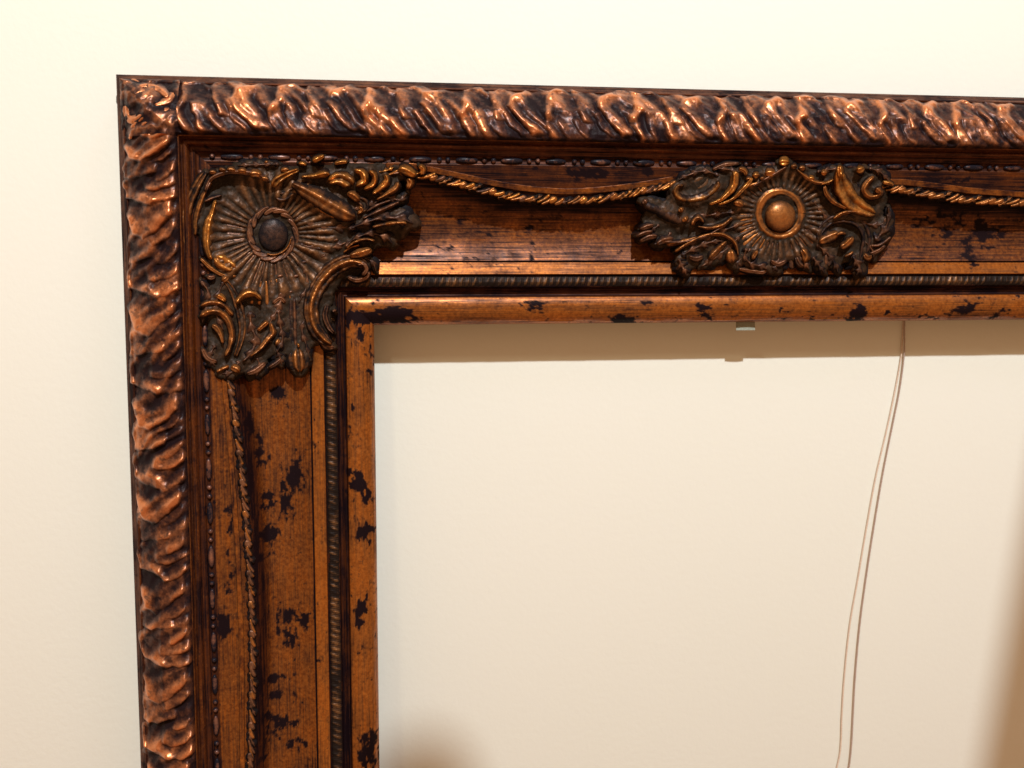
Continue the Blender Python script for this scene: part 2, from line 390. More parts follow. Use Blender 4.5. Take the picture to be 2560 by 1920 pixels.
# ------------------------------------------------------------------ strokes: carved ribs, leaves and scrolls
def catmull(a, n):
    a = np.asarray(a, float)
    if len(a) == 2: a = np.array([a[0], (a[0] + a[1]) / 2, a[1]])
    P_ = np.vstack([2 * a[0] - a[1], a, 2 * a[-1] - a[-2]])
    out = []
    for i in range(1, len(P_) - 2):
        t = np.linspace(0, 1, 24, endpoint=False)[:, None]
        p0, p1, p2, p3 = P_[i - 1:i + 3]
        out.append(.5 * (2 * p1 + (p2 - p0) * t + (2 * p0 - 5 * p1 + 4 * p2 - p3) * t ** 2 + (3 * p1 - p0 - 3 * p2 + p3) * t ** 3))
    out = np.vstack(out + [a[-1:]])
    l = np.r_[0, np.cumsum(np.hypot(*np.diff(out[:, :2], axis=0).T))]
    q = np.linspace(0, l[-1], n)
    return np.stack([np.interp(q, l, out[:, k]) for k in range(out.shape[1])], -1), q, l[-1]
def prof(kind, q):
    rd = np.clip(1 - np.abs(q) ** 2.1, 0, 1) ** 1.15
    if kind == 'round': return rd
    if kind == 'ridge': return .75 * (1 - np.abs(q)) ** .9 + .25 * rd
    if kind == 'cup': return rd * (.42 + .58 * sm(np.abs(q) / .72))
    if kind == 'flat': return np.clip(rd * 4, 0, 1) ** .7
    if kind == 'lean': return rd * (.55 + .45 * (-q)) 
    if kind == 'lean2': return rd * (.55 + .45 * q)
    if kind[:4] == 'acan': return rd * (.60 + .40 * np.clip(1 - np.abs(q) * 2.2, 0, 1)) + .12 * rd * sm((np.abs(q) - .5) / .3)
    if kind[:5] == 'flute':
        n = int(kind[5:] or 3); return rd * (.62 + .38 * (.5 - .5 * np.cos((q + 1) * np.pi * n)) ** .8)
    return rd
FOOT = []
def stroke(name, pts, h, kind='round', mat=None, parent=None, lift=0.0, skirt=True, basef=None, lump=.12, cap=True, step=2.0, K=15, hs=1.0, gs=1.0):
    """pts: (px, py, width px); h mm"""
    c0, q0, L0 = catmull(pts, 8); n = max(9, int(L0 / step)); c, q, L_ = catmull(pts, n)
    tx = np.gradient(c[:, 0]); ty = np.gradient(c[:, 1]); ln = np.hypot(tx, ty) + 1e-9; nx, ny = -ty / ln, tx / ln
    wd = np.maximum(c[:, 2], 1.0)
    if skirt and parent is not None and parent.name.endswith('ornament'):
        m_ = max(2, int(L_ / 6)); ii = np.linspace(0, n - 1, m_).astype(int)
        FOOT.extend([(c[i, 0], c[i, 1], wd[i], (h * hs * (.5 if i in (0, n - 1) else 1)) + lift) for i in ii])
    f = np.ones(n)
    if cap:
        for dist, ww in ((q, wd[0]), (L_ - q, wd[-1])):
            
            rr = min(max(ww * .5, 3), L_ * .45); x = np.clip(dist / rr, 0, 1); f = f * np.sqrt(np.clip(1 - (1 - x) ** 2, 0, 1))
    f = np.maximum(f, .02)
    wob = (fbm(c[:, 0] / 9, c[:, 1] / 9, 2) - .5) * .14
    nl = 0
    if kind.startswith('acan'):
        nl = int(kind[4:] or 4); K = 25; xl = q / L_ * nl; saw = xl - np.floor(xl)
        wob = wob + .30 * (1 - saw) ** .7 * np.sin(np.pi * np.clip(saw * 1.15 + .05, 0, 1)) * 1.0 - .08
    if kind.startswith('flute'): K = 25
    qq = np.linspace(-1, 1, K); qq = np.r_[-1.0, qq, 1.0]
    PX = c[:, 0:1] + nx[:, None] * qq * (wd * f * (1 + wob))[:, None] / 2
    PY = c[:, 1:2] + ny[:, None] * qq * (wd * f * (1 + wob))[:, None] / 2
    pr = prof(kind, np.clip(qq, -1, 1))[None] * np.ones((n, 1))
    if kind in ('round', 'ridge', 'lean') and wd.max() > 17: pr = pr * (1 + .11 * np.cos(3.2 * np.pi * (qq + .15)))[None]
    if nl: pr = pr * (1 + .34 * np.cos(2 * np.pi * (q[:, None] / L_ * nl * 1.0 - .75 * np.abs(qq)[None])) * sm(np.abs(qq)[None] / .3)) * .85
    lum = 1 + (fbm(PX / 13, PY / 13, 3) - .5) * 2 * lump
    H = (h * hs * f[:, None] ** .8 * pr * lum) * .001 + lift * .001
    bf = basef or base
    d = np.full_like(PX, .03)
    for _ in range(3):
        u, v = at(PX, PY, d); d = bf(u, v) + H
    if skirt:
        fl = Duv(u[:, [0, -1]], v[:, [0, -1]]) - .001
        d[:, [0, -1]] = np.minimum(fl, d[:, [1, -2]] - .0005)
        u, v = u.copy(), v.copy()
        for a, b_ in ((0, 1), (-1, -2)): u[:, a] = u[:, b_]; v[:, a] = v[:, b_]
    g = pr * f[:, None] ** .6 * gs * (.55 + .9 * fbm(PX / 16 + 3, PY / 16, 3)); g[:, [0, -1]] = 0
    me = make_mesh(name, frame_co(u, v, d), grid_faces(*PX.shape), {'gild': g, 'patch': g * 0})
    return link(name, me, mat, parent)

def body(obj_, name, poly, mat, h=1.0, step=2.2, flutes=(), shrink=13):
    """low plaster ground of a carved ornament: outline in photo pixels, walls down to the moulding"""
    poly, _, _ = catmull(poly + [poly[0]], 260)
    x0, y0 = poly.min(0) - 20; x1, y1 = poly.max(0) + 20
    gx, gy = np.meshgrid(np.arange(x0, x1, step), np.arange(y0, y1, step))
    a = poly[:-1]; b_ = poly[1:]
    ins = np.zeros(gx.shape, bool); dist = np.full(gx.shape, 1e9)
    for (ax, ay), (bx, by) in zip(a, b_):
        c = ((ay > gy) != (by > gy)) & (gx < (bx - ax) * (gy - ay) / (by - ay + 1e-12) + ax); ins ^= c
        dx, dy = bx - ax, by - ay; t = np.clip(((gx - ax) * dx + (gy - ay) * dy) / (dx * dx + dy * dy + 1e-9), 0, 1)
        dist = np.minimum(dist, np.hypot(gx - ax - t * dx, gy - ay - t * dy))
    sd = np.where(ins, dist, -dist) - shrink + (fbm(gx / 11, gy / 11, 3) - .5) * 10
    swell = np.zeros(gx.shape); wx = gx + (fbm(gx / 9, gy / 9 + 4, 2) - .5) * 5; wy = gy + (fbm(gx / 9 + 7, gy / 9, 2) - .5) * 5
    for (fx, fy, fw, fh) in FOOT:
        i0 = int(max(0, (fy - 50 - y0) / step)); i1 = int((fy + 50 - y0) / step) + 1; j0 = int(max(0, (fx - 50 - x0) / step)); j1 = int((fx + 50 - x0) / step) + 1
        if i1 <= 0 or j1 <= 0: continue
        dq = np.hypot(wx[i0:i1, j0:j1] - fx, wy[i0:i1, j0:j1] - fy)
        sw = fh * .34 * np.exp(-(dq / (max(fw, 9) * .55)) ** 2)
        swell[i0:i1, j0:j1] = (swell[i0:i1, j0:j1] ** 4 + sw ** 4) ** .25
        sd[i0:i1, j0:j1] = np.maximum(sd[i0:i1, j0:j1], fw * .44 - dq)
    swell *= .001; FOOT.clear()
    d = np.full(gx.shape, .03)
    lumps = (fbm(gx / 16, gy / 16, 4) - .5) * .0022
    for (fx, fy, r0, r1, nn, am) in flutes:
        an = np.arctan2(gy - fy, gx - fx); rr_ = np.hypot(gx - fx, gy - fy)
        am = am * (.35 + 1.0 * fbm(an * 1.3 + 20, rr_ / 60 + fx, 2))
        lumps = lumps + .8 * am * np.abs(np.cos(nn * an / 2 + 1.3 * np.sin(an * 2 + 1) + .5 * np.sin(an * 7))) * sm((rr_ - r0) / 12) * sm((r1 - rr_) / 25)
    for _ in range(3):
        u, v = at(gx, gy, d)
        B = base(u, v) + h * .001 * sm(sd / 9) + lumps + swell * sm(sd / 5); F = Duv(u, v) - .0015
        k_ = sm((sd + 1) / 3.2); d = np.where(B > F, F + (B - F) * k_, F * (1 - k_) + B * k_)
    keep = sd > -3.5
    f = grid_faces(*gx.shape)[:, ::-1]; kf = keep.ravel()[f].any(1); f = f[kf]
    used = np.unique(f); mp = -np.ones(gx.size, int); mp[used] = np.arange(len(used))
    co = frame_co(u, v, d).reshape(-1, 3)[used]
    g = np.clip(-.05 + lumps * 300 + swell * 60 + (fbm(gx / 6, gy / 6, 3) - .5) * .4, 0, 1).ravel()[used]
    obj_.data = make_mesh(name, co, mp[f], {'gild': g, 'patch': g * 0}); obj_.data.materials.append(mat)
def holder(name):
    return link(name, bpy.data.meshes.new(name), None, ROOT)

def rays(cx, cy, spec, parent, mat, lift=.4, name='shell_ray'):
    for (a, r0, r1, wd) in spec:
        t = math.radians(a); ca, sa = math.cos(t), math.sin(t); bend = random.uniform(-2, 2)
        rm = (r0 + r1) / 2
        stroke(name, [(cx + ca * r0, cy + sa * r0, wd * .95), (cx + ca * rm - sa * bend, cy + sa * rm + ca * bend, wd * 1.5), (cx + ca * r1, cy + sa * r1, wd * 1.9)],
               1.9, 'round', mat, parent, lift=lift, skirt=False, K=9, step=3)
def ring(name, cx, cy, rx, ry, wd, h, kind, mat, parent, a0=0, a1=360, lift=.6):
    n = max(6, int(abs(a1 - a0) / 20))
    stroke(name, [(cx + rx * math.cos(math.radians(a)), cy + ry * math.sin(math.radians(a)), wd) for a in np.linspace(a0, a1, n)], h, kind, mat, parent, lift=lift, cap=abs(a1 - a0) < 359)
def dome(name, cx, cy, rx, ry, h, mat, parent, lift=.5, hollow=False, gs=1.0):
    n, m_ = 14, 40
    R, A = np.meshgrid(np.linspace(0, 1, n), np.linspace(0, 2 * np.pi, m_), indexing='ij')
    PX = cx + rx * R * np.cos(A); PY = cy + ry * R * np.sin(A)
    pr = np.sqrt(np.clip(1 - R * R, 0, 1))
    H = (h * (pr if not hollow else -.9 * pr)) * .001 + lift * .001
    d = np.full_like(PX, .03)
    u0, v0 = at(cx, cy, .03); B0 = float(base(u0, v0))
    for _ in range(3):
        u, v = at(PX, PY, d); d = base(u, v) * .6 + B0 * .4 + H
    if not hollow: d[-1] -= .004
    g = (.45 + .55 * pr) * gs
    me = make_mesh(name, frame_co(u, v, d), grid_faces(n, m_)[:, ::-1], {'gild': g, 'patch': g * 0})
    return link(name, me, mat, parent)

# ------------------------------------------------------------------ corner block of the leaf moulding
def zbase(u, v): return np.interp(np.minimum(u, v) / W, _bt[:13], _bd[:13]) - .0012
n = 90
A, B_ = np.meshgrid(np.linspace(.0016, .0372, n), np.linspace(.0022, .0372, n))
cf = fbm(A * 62 + 3, B_ * 70, 3); cf2 = fbm(A * 130 + B_ * 60, B_ * 90 + 9, 3)
dd = zbase(A, B_) + (1 - np.abs(2 * cf - 1) * 2.2) * .0026 + (1 - np.abs(2 * cf2 - 1) * 2) * .0011
ed = np.clip(np.minimum(A - .0016, B_ - .0022), 0, .001) / .001; dd = dd * ed + (zbase(A, B_) - .002) * (1 - ed)
# only the band, not the inner square
inn = (A > .0369) & (B_ > .0369)
me = make_mesh('corner_leaf', frame_co(A, B_, dd), grid_faces(n, n)[:, ::-1], {'gild': np.clip(.62 - np.abs(2 * cf - 1) * 1.4 + (fbm(A * 150, B_ * 150, 4) - .5) * 1.0, 0, 1), 'patch': sm((fbm(A * 200, B_ * 200, 3) - .6) / .1) * .8})
CL = link('corner_leaf', me, M_LEAF, ROOT)
for pts, h in [([(345, 214, 12), (375, 212, 20), (402, 224, 24), (422, 244, 16)], 3.2), ([(312, 262, 14), (318, 290, 24), (335, 300, 30), (360, 285, 20)], 3.6), ([(320, 250, 8), (345, 232, 14), (368, 226, 22)], 3.0),
               ([(325, 350, 10), (330, 320, 20), (345, 305, 26)], 3.2), ([(352, 315, 12), (368, 308, 22), (378, 318, 14)], 3.0), ([(365, 322, 22), (382, 318, 12)], 3.2),
               ([(300, 215, 10), (330, 200, 14), (350, 206, 10)], 1.6), ([(425, 312, 16), (440, 308, 12)], 2.0), ([(385, 262, 12), (420, 250, 22), (440, 225, 14)], 2.2), ([(365, 270, 16), (395, 280, 22), (430, 275, 14)], 1.8), ([(296, 235, 8), (298, 262, 12)], 1.4)]:
    stroke('leaf_lobe', [(x, y, w_ * 1.25) for x, y, w_ in pts], h * .72, 'round', M_LEAF, CL, lift=.2, skirt=False, basef=zbase, lump=.3)

# ------------------------------------------------------------------ bead-and-reel strings
def lathe(name, prof_, n=12):
    A = np.linspace(0, 2 * np.pi, n + 1); xs, rs = np.array(prof_).T
    Xg = xs[:, None] + 0 * A; Yg = rs[:, None] * np.cos(A); Zg = rs[:, None] * np.sin(A)
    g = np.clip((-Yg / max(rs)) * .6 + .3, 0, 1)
    return make_mesh(name, np.stack([Xg, Yg, Zg], -1), grid_faces(len(xs), n + 1), {'gild': g, 'patch': g * 0})
a = np.linspace(0, np.pi, 9)
me_bead = lathe('bead', [(-.0016 * math.cos(x), .0017 * math.sin(x) + 1e-5) for x in a]); me_bead.materials.append(M_BEAD)
me_reel = lathe('reel', [(-.0068 * math.cos(x), .0019 * math.sin(x) ** .8 + 1e-5) for x in np.linspace(0, np.pi, 15)]); me_reel.materials.append(M_BEAD)
bd = float(D(.318))
def beads(side, s0, s1, phase, per):
    s = phase
    par = TOP if side == 'top' else LEFT
    while s < s1:
        for off, me in ((0, me_reel), (-.0115 if side == 'top' else .0115, me_bead), (-.0169 if side == 'top' else .0169, me_bead)):
            x = s + off + random.uniform(-.0003, .0003)
            if x < s0: continue
            u, v = uvs(side, x, .318 * W)
            o = link(me.name.split('.')[0], me, None, par, (u, -(bd + .0011), -v))
            o.rotation_euler = (random.uniform(0, 1.2), 0 if side == 'top' else math.pi / 2, 0)
            if side == 'left': o.rotation_euler = (0, math.pi / 2, 0)
            k = random.uniform(.93, 1.05); o.scale = (k, k, k)
        s += per
ph = float(at(578, 387, .038)[0]); beads('top', .052, .64, ph, .0282)
ph = float(at(530, 1500, .038)[1]); per = .0272
while ph > .06: ph -= per
beads('left', .052, .46, ph, per)

# ------------------------------------------------------------------ braided strip
def braid(side, s0, s1, parent):
    n = int((s1 - s0) / .00045); m_ = 18
    S, R = np.meshgrid(np.linspace(s0, s1, n), np.linspace(.791, .842, m_), indexing='ij')
    x = (R - .791) / .051; q = x * 2 - 1
    ph = S / .0042 * 2 * np.pi
    env = np.clip(1 - q * q, 0, 1) ** .5
    tw = np.sin(ph / 1.0 + 4.2 * x * (1 if side == 'top' else -1)) * .5 + .5
    tw2 = np.sin(ph * .37 + 1.3 + 3 * x); 
    h = env * (.55 + .55 * tw ** 2 * (.75 + .25 * tw2) + .12 * np.sin(ph * 3 + 4 * x))
    d = D(R) - .0003 + h * .0010
    u, v = uvs(side, S, R * W)
    me = make_mesh('braid', frame_co(u, v, d), grid_faces(n, m_) if side == 'top' else grid_faces(n, m_)[:, ::-1],
                   {'gild': np.clip(h * .75 - .05 + (fbm(u * 90, v * 90, 3) - .5) * .5, 0, 1), 'patch': sm((fbm(u * 60, v * 60, 3) - .62) / .1)})
    link('braid', me, M_BRAID, parent)
braid('top', .1215, FW - .1215, TOP); braid('left', .1215, FH - .1215, LEFT)

# ------------------------------------------------------------------ garlands
def garland(pts, parent, side, mat):
    c, q, L_ = catmull([(x, y, 0) for x, y in pts], 400)
    def P_(l): return np.array([np.interp(l, q, c[:, 0]), np.interp(l, q, c[:, 1])])
    def gb(u, v): return np.where(v < u, .0362, .0358) - .006 * np.clip((np.minimum(u, v) / W - .336) / .16, 0, 1.2)
    off = -24 if side == 'top' else -30
    rib = []
    for l in np.linspace(0, L_, 14):
        p = P_(l); t = P_(min(l + 4, L_)) - P_(max(l - 4, 0)); t /= np.hypot(*t); nrm = np.array([-t[1], t[0]])
        if side == 'left': nrm = -nrm
        rib.append((*(p + nrm * off * (.25 + .75 * math.sin(math.pi * (l + 20) / (L_ + 40)) ** .5)), 17 if side == 'top' else 14))
    stroke('ribbon', rib, 1.5, 'flat', RIBM[side], parent, lift=0, basef=gb, skirt=False, lump=.05, step=5, gs=.55)
    l = 6; k = 0
    ang = math.radians(-25)
    while l < L_ - 4:
        p = P_(l); t = P_(min(l + 4, L_)) - P_(max(l - 4, 0)); th = math.atan2(t[1], t[0])
        j = random.uniform(-.16, .16)
        ph_ = k % 5
        sc_ = 1.0 if side == 'top' else 1.0
        if ph_ == 0:       # broad leaf
            ln, wd, h, kd = 44, 19, 4.6, 'acan3'
        elif ph_ in (1, 2): ln, wd, h, kd = 40, 12, 4.2, 'round'
        elif ph_ == 3: ln, wd, h, kd = 26, 22, 5.0, 'round'
        else: ln, wd, h, kd = 32, 15, 4.4, 'round'
        if side == 'top': a_ = th * .7 + ang + j
        else: a_ = th + math.radians(-20) + j * .7
        dx, dy = math.cos(a_) * ln / 2, math.sin(a_) * ln / 2
        bx, by = -math.sin(a_) * 2.5, math.cos(a_) * 2.5
        if side == 'left': h *= .6; 
        jo = random.uniform(-4, 2)
        stroke('garland_leaf', [(p[0] - dx, p[1] - dy + jo, wd * .7), (p[0] + bx, p[1] + by + jo, wd * 1.2), (p[0] + dx, p[1] + dy + jo, wd * .8)], h, kd, mat[k % len(mat)], parent, lift=.2, basef=gb, skirt=True, K=11)
        l += {0: 20, 1: 11, 2: 12, 3: 17, 4: 16}[ph_]; k += 1
RIBM = {'top': M_RAIL_X, 'left': M_RAIL_Z}
garland(GT, TOP, 'top', [M_GOLD, M_ORN, M_DARKM, M_ORN, M_ORN, M_GOLD, M_ORN]); garland(GR[:6], TOP, 'top', [M_ORN]); garland(GL, LEFT, 'left', [M_DARKM, M_DARKM, M_ORN])

# ------------------------------------------------------------------ corner ornament
CO = holder('corner_ornament')
S = lambda pts, h, kind='round', mat=M_ORN, name='carved_leaf', lift=.6, **k: stroke(name, [(x, y, w_ * 1.5 + 1) for x, y, w_ in pts], h, kind, mat, CO, lift=lift, hs=1.75, **k)
# rosette
for a_ in range(0, 360, 24):
    k_ = random.uniform(.96, 1.05)
    stroke('rosette_petal', [(681 + rr_ * k_ * math.cos(math.radians(a_ + da)), 585 + 1.07 * rr_ * k_ * math.sin(math.radians(a_ + da)), ww) for da, rr_, ww in ((-20, 50, 12), (-5, 56, 24), (12, 61, 18), (24, 62, 8))], random.uniform(2.4, 3.4), 'round', M_DARKM, CO, lift=.4, skirt=False)
dome('rosette_boss', 683, 587, 40, 44, 4.2, M_DARKM, CO, lift=1.0, gs=.62)
ring('rosette_lip', 682, 586, 47, 51, 7, 4.0, 'round', M_ORN, CO, 10, 110, lift=1.0)
spec = [(a, 70, 70 + 42 + random.uniform(-5, 8), 9) for a in range(-38, 40, 9)] + [(a, 70, 135 + 18 * math.sin(a * .3), 10) for a in range(42, 118, 7)] \
     + [(a, 66, 120 + random.uniform(-6, 6), 10) for a in range(120, 215, 10)] + [(a, 68, 106 + random.uniform(-5, 5), 9) for a in range(217, 322, 12)]
rays(680, 585, [x for x in spec if 42 <= x[0] <= 118 or 120 < x[0] < 200], CO, M_DARKM, lift=.1)
rays(660, 600, [(a, 100, 165, 9) for a in range(66, 106, 7)], CO, M_ORN, lift=.9)
# left C scrolls and golden leaf
S([(515, 428, 14), (490, 468, 22), (468, 520, 26), (462, 580, 22), (470, 625, 12)], 3.2, 'flute2')
S([(530, 452, 8), (508, 490, 14), (492, 540, 16), (488, 590, 10)], 2.6, 'ridge', M_ORN)
S([(540, 498, 10), (530, 535, 16), (522, 560, 26), (518, 600, 24), (522, 632, 18), (530, 650, 10)], 4.4, 'ridge', M_GOLD)
S([(534, 640, 20), (556, 655, 36), (580, 668, 28), (588, 676, 14)], 4.6, 'flute2', M_GOLD)
S([(500, 645, 8), (530, 672, 12), (560, 688, 10), (592, 690, 7)], 1.8, 'round', M_ORN)
for pts, n_ in [([(735, 545, 16), (780, 560, 34), (830, 570, 40), (880, 566, 24)], 4), ([(745, 610, 14), (790, 620, 30), (835, 618, 34), (870, 604, 14)], 4), ([(740, 650, 12), (765, 680, 26), (765, 720, 28), (745, 760, 12)], 4),
                ([(700, 700, 12), (705, 740, 28), (690, 780, 30), (670, 815, 14)], 4), ([(560, 700, 12), (545, 740, 30), (540, 780, 32), (560, 830, 16)], 4), ([(600, 900, 14), (580, 930, 30), (550, 935, 20)], 3), ([(640, 890, 14), (650, 920, 30), (625, 940, 20)], 3),
                ([(540, 860, 14), (525, 890, 26), (540, 920, 18)], 3), ([(690, 870, 14), (700, 895, 26), (705, 915, 12)], 3), ([(770, 780, 12), (755, 820, 26), (765, 860, 22), (775, 900, 10)], 4), ([(930, 470, 12), (965, 490, 28), (1000, 500, 24), (1020, 480, 10)], 4),
                ([(850, 525, 12), (900, 520, 26), (950, 500, 26), (985, 470, 12)], 4), ([(700, 410, 12), (640, 412, 22), (590, 414, 18)], 4), ([(500, 700, 10), (520, 730, 22), (515, 770, 20), (505, 810, 10)], 3), ([(900, 640, 10), (930, 655, 20), (940, 680, 12)], 2)]:
    S(pts, 3.4, 'acan%d' % n_, M_DARKM, lift=0)
# crest above the shell
S([(512, 480, 9), (528, 447, 13), (560, 432, 14), (600, 430, 14), (640, 436, 18), (676, 456, 12)], 4.4, 'round', M_DARKM)
for x, y, w_ in ((532, 430, 16), (556, 424, 15), (578, 424, 18), (605, 427, 20), (638, 434, 26), (662, 446, 16)):
    S([(x - w_ * .7, y + 2, w_ * .6), (x, y, w_ * .85), (x + w_ * .7, y + 5, w_ * .5)], 5.0, 'round', M_ORN, lift=.9)
S([(510, 505, 8), (530, 496, 12), (556, 488, 6)], 3.0, 'ridge', M_DARKM)
# right-hand leaves
S([(748, 424, 9), (718, 436, 16), (692, 452, 22), (680, 470, 16)], 5.6, 'flute2', M_GOLD, lift=1)
S([(688, 484, 16), (706, 492, 24), (738, 474, 16), (748, 466, 8)], 4.8, 'cup', M_ORN, lift=1)
S([(728, 458, 14), (765, 478, 36), (812, 505, 48), (860, 532, 42), (892, 546, 18)], 6.0, 'round', M_ORN, lift=1.2, lump=.05, gs=.8)
S([(728, 462, 6), (770, 500, 9), (815, 535, 9), (868, 552, 7)], 3.4, 'round', M_ORN, lift=1.2)
S([(752, 442, 8), (785, 440, 14), (812, 434, 22), (826, 438, 12)], 5.4, 'ridge', M_GOLD, lift=1.1)
S([(818, 456, 14), (846, 446, 34), (872, 456, 34), (880, 468, 18)], 6.0, 'flute2', M_GOLD, lift=1.2)
S([(884, 424, 12), (906, 432, 22), (910, 452, 22), (888, 466, 12)], 5.6, 'ridge', M_GOLD, lift=1.2)
S([(922, 424, 12), (936, 440, 18), (932, 462, 16), (908, 474, 8)], 5.4, 'ridge', M_GOLD, lift=1.0)
S([(962, 434, 10), (968, 452, 20), (952, 470, 18), (930, 486, 8)], 5.4, 'ridge', M_GOLD, lift=1.0)
S([(995, 452, 12), (990, 470, 20), (965, 486, 14), (940, 500, 7)], 4.6, 'ridge', M_ORN, lift=.8)
S([(866, 482, 14), (885, 490, 22), (900, 505, 16)], 4.8, 'round', M_ORN, lift=.9)
S([(890, 498, 12), (908, 506, 22), (912, 520, 18), (896, 528, 8)], 4.6, 'cup', M_ORN, lift=.9)
S([(896, 515, 9), (905, 525, 12), (892, 536, 8)], 4, 'round', M_ORN, lift=.8)
S([(994, 424, 14), (1010, 424, 26), (1030, 434, 20), (1040, 442, 10)], 5.2, 'round', M_GOLD, lift=1)
S([(1046, 412, 12), (1058, 424, 14), (1050, 438, 8)], 4.8, 'round', M_GOLD, lift=.8)
S([(1016, 446, 12), (1026, 456, 20), (1018, 474, 10)], 4.6, 'round', M_ORN, lift=.8)
S([(780, 404, 8), (788, 400, 16), (800, 394, 14), (812, 388, 6)], 5.0, 'round', M_GOLD, lift=1.5)
S([(700, 430, 10), (712, 424, 14), (724, 426, 8)], 4.0, 'round', M_ORN, lift=.8)
S([(745, 408, 8), (760, 410, 10), (765, 416, 6)], 3.4, 'round', M_GOLD, lift=.6)
S([(835, 410, 8), (855, 405, 12), (870, 404, 7)], 3.2, 'round', M_GOLD, lift=.6)
S([(660, 404, 8), (672, 406, 10)], 2.8, 'round', M_ORN, lift=.6)
S([(905, 548, 8), (930, 536, 14), (962, 522, 16), (1000, 504, 8)], 4.4, 'ridge', M_DARKM)
S([(915, 530, 6), (945, 512, 10), (978, 500, 6)], 3.4, 'round', M_DARKM)
S([(868, 575, 12), (905, 560, 26), (955, 545, 34), (1005, 548, 44), (1036, 560, 26)], 5.6, 'acan4', M_DARKM)
S([(930, 568, 6), (965, 560, 9), (1005, 556, 9), (1018, 560, 5)], 7.0, 'round', M_ORN, lift=.6)
S([(862, 620, 10), (885, 598, 20), (925, 584, 26), (965, 594, 34), (982, 612, 22)], 5.0, 'acan4', M_DARKM)
S([(866, 622, 6), (885, 606, 9), (912, 598, 10), (938, 602, 6)], 5.6, 'ridge', M_ORN, lift=1.0)
S([(858, 632, 5), (878, 618, 7), (900, 612, 6)], 4, 'round', M_ORN, lift=.8)
S([(872, 640, 12), (898, 634, 24), (922, 626, 20), (930, 622, 10)], 5.2, 'round', M_ORN, lift=1)
# big C scroll round the sight corner
S([(918, 668, 18), (898, 656, 26), (868, 654, 32), (828, 676, 36), (796, 714, 36), (778, 762, 34), (784, 812, 32), (808, 846, 26), (830, 862, 14)], 5.4, 'flute3', M_ORN, name='scroll', lift=1.2)
S([(905, 690, 10), (915, 674, 14), (908, 660, 12), (892, 662, 8)], 5.6, 'round', M_DARKM, name='scroll', lift=1.2)
S([(868, 692, 8), (890, 700, 14), (914, 694, 12), (924, 678, 7)], 3.6, 'round', M_DARKM, name='scroll')
S([(818, 762, 10), (812, 790, 14), (822, 818, 12), (836, 834, 8)], 4.4, 'flute2', M_DARKM, name='scroll', lift=.8)
S([(834, 772, 12), (838, 782, 10)], 3.6, 'round', M_DARKM)
S([(800, 850, 10), (818, 866, 18), (836, 868, 12)], 3.0, 'round', M_DARKM)
# lower left scrolls
S([(498, 792, 14), (520, 780, 20), (548, 780, 22), (570, 800, 20), (580, 836, 18), (574, 868, 16), (562, 892, 10)], 4.6, 'ridge', M_ORN, name='scroll')
S([(500, 766, 10), (525, 756, 16), (556, 762, 16), (584, 790, 14)], 3.8, 'ridge', M_ORN, name='scroll')
S([(562, 700, 10), (582, 728, 16), (598, 770, 20), (606, 815, 18), (602, 850, 14), (588, 892, 8)], 4.0, 'cup', M_ORN, name='scroll')
S([(538, 738, 14), (552, 742, 16), (566, 754, 10)], 3.8, 'round', M_GOLD)
S([(552, 704, 14), (562, 698, 18), (572, 690, 10)], 3.4, 'round', M_ORN)
S([(516, 690, 10), (528, 694, 14), (540, 690, 8)], 2.8, 'round', M_DARKM)
S([(590, 760, 10), (600, 745, 18), (618, 733, 24), (640, 736, 18), (654, 750, 10)], 5.8, 'ridge', M_GOLD)
S([(528, 812, 10), (542, 820, 18), (552, 838, 12), (558, 860, 7)], 3.6, 'round', M_ORN)
S([(625, 775, 20), (628, 815, 30), (640, 850, 40), (625, 885, 30), (605, 905, 12)], 4.0, 'acan4', M_DARKM)
S([(642, 828, 10), (660, 812, 14), (672, 802, 10)], 4.0, 'round', M_ORN)
S([(676, 806, 10), (682, 830, 20), (670, 848, 18), (650, 872, 14), (624, 892, 7)], 4.6, 'ridge', M_ORN)
S([(690, 866, 12), (694, 854, 16), (700, 846, 8)], 3.6, 'round', M_ORN)
S([(695, 770, 18), (700, 810, 24), (706, 850, 26), (690, 885, 12)], 3.8, 'acan4', M_DARKM)
S([(680, 760, 10), (700, 745, 14), (715, 758, 10)], 2.6, 'round', M_DARKM)
S([(735, 740, 20), (737, 790, 26), (738, 840, 26), (740, 870, 22)], 2.4, 'flute3', M_DARKM, name='tassel_stem')
S([(744, 868, 34), (746, 890, 46), (748, 915, 42), (750, 932, 18)], 4.6, 'flute4', M_ORN, name='tassel')
S([(742, 864, 14), (750, 862, 8)], 4.4, 'round', M_GOLD)
S([(575, 918, 12), (590, 922, 22), (600, 932, 14)], 4.0, 'round', M_ORN)
S([(540, 930, 7), (556, 922, 10), (574, 914, 8)], 3.4, 'round', M_ORN)
S([(615, 935, 10), (640, 925, 20), (665, 905, 12)], 3.4, 'round', M_DARKM)
S([(670, 920, 10), (690, 908, 14), (705, 895, 8)], 3.0, 'round', M_DARKM)
S([(505, 870, 10), (520, 895, 16), (545, 905, 10)], 2.8, 'round', M_DARKM)
S([(770, 560, 10), (800, 575, 12), (830, 570, 8)], 2.0, 'round', M_DARKM)
for x, y in ((760, 655), (808, 640), (812, 628), (772, 700), (740, 690), (838, 600), (700, 690), (725, 730), (760, 735)):
    S([(x - 8, y + 3, 7), (x, y, 10), (x + 9, y - 2, 6)], random.uniform(1.4, 2.4), 'round', M_DARKM)

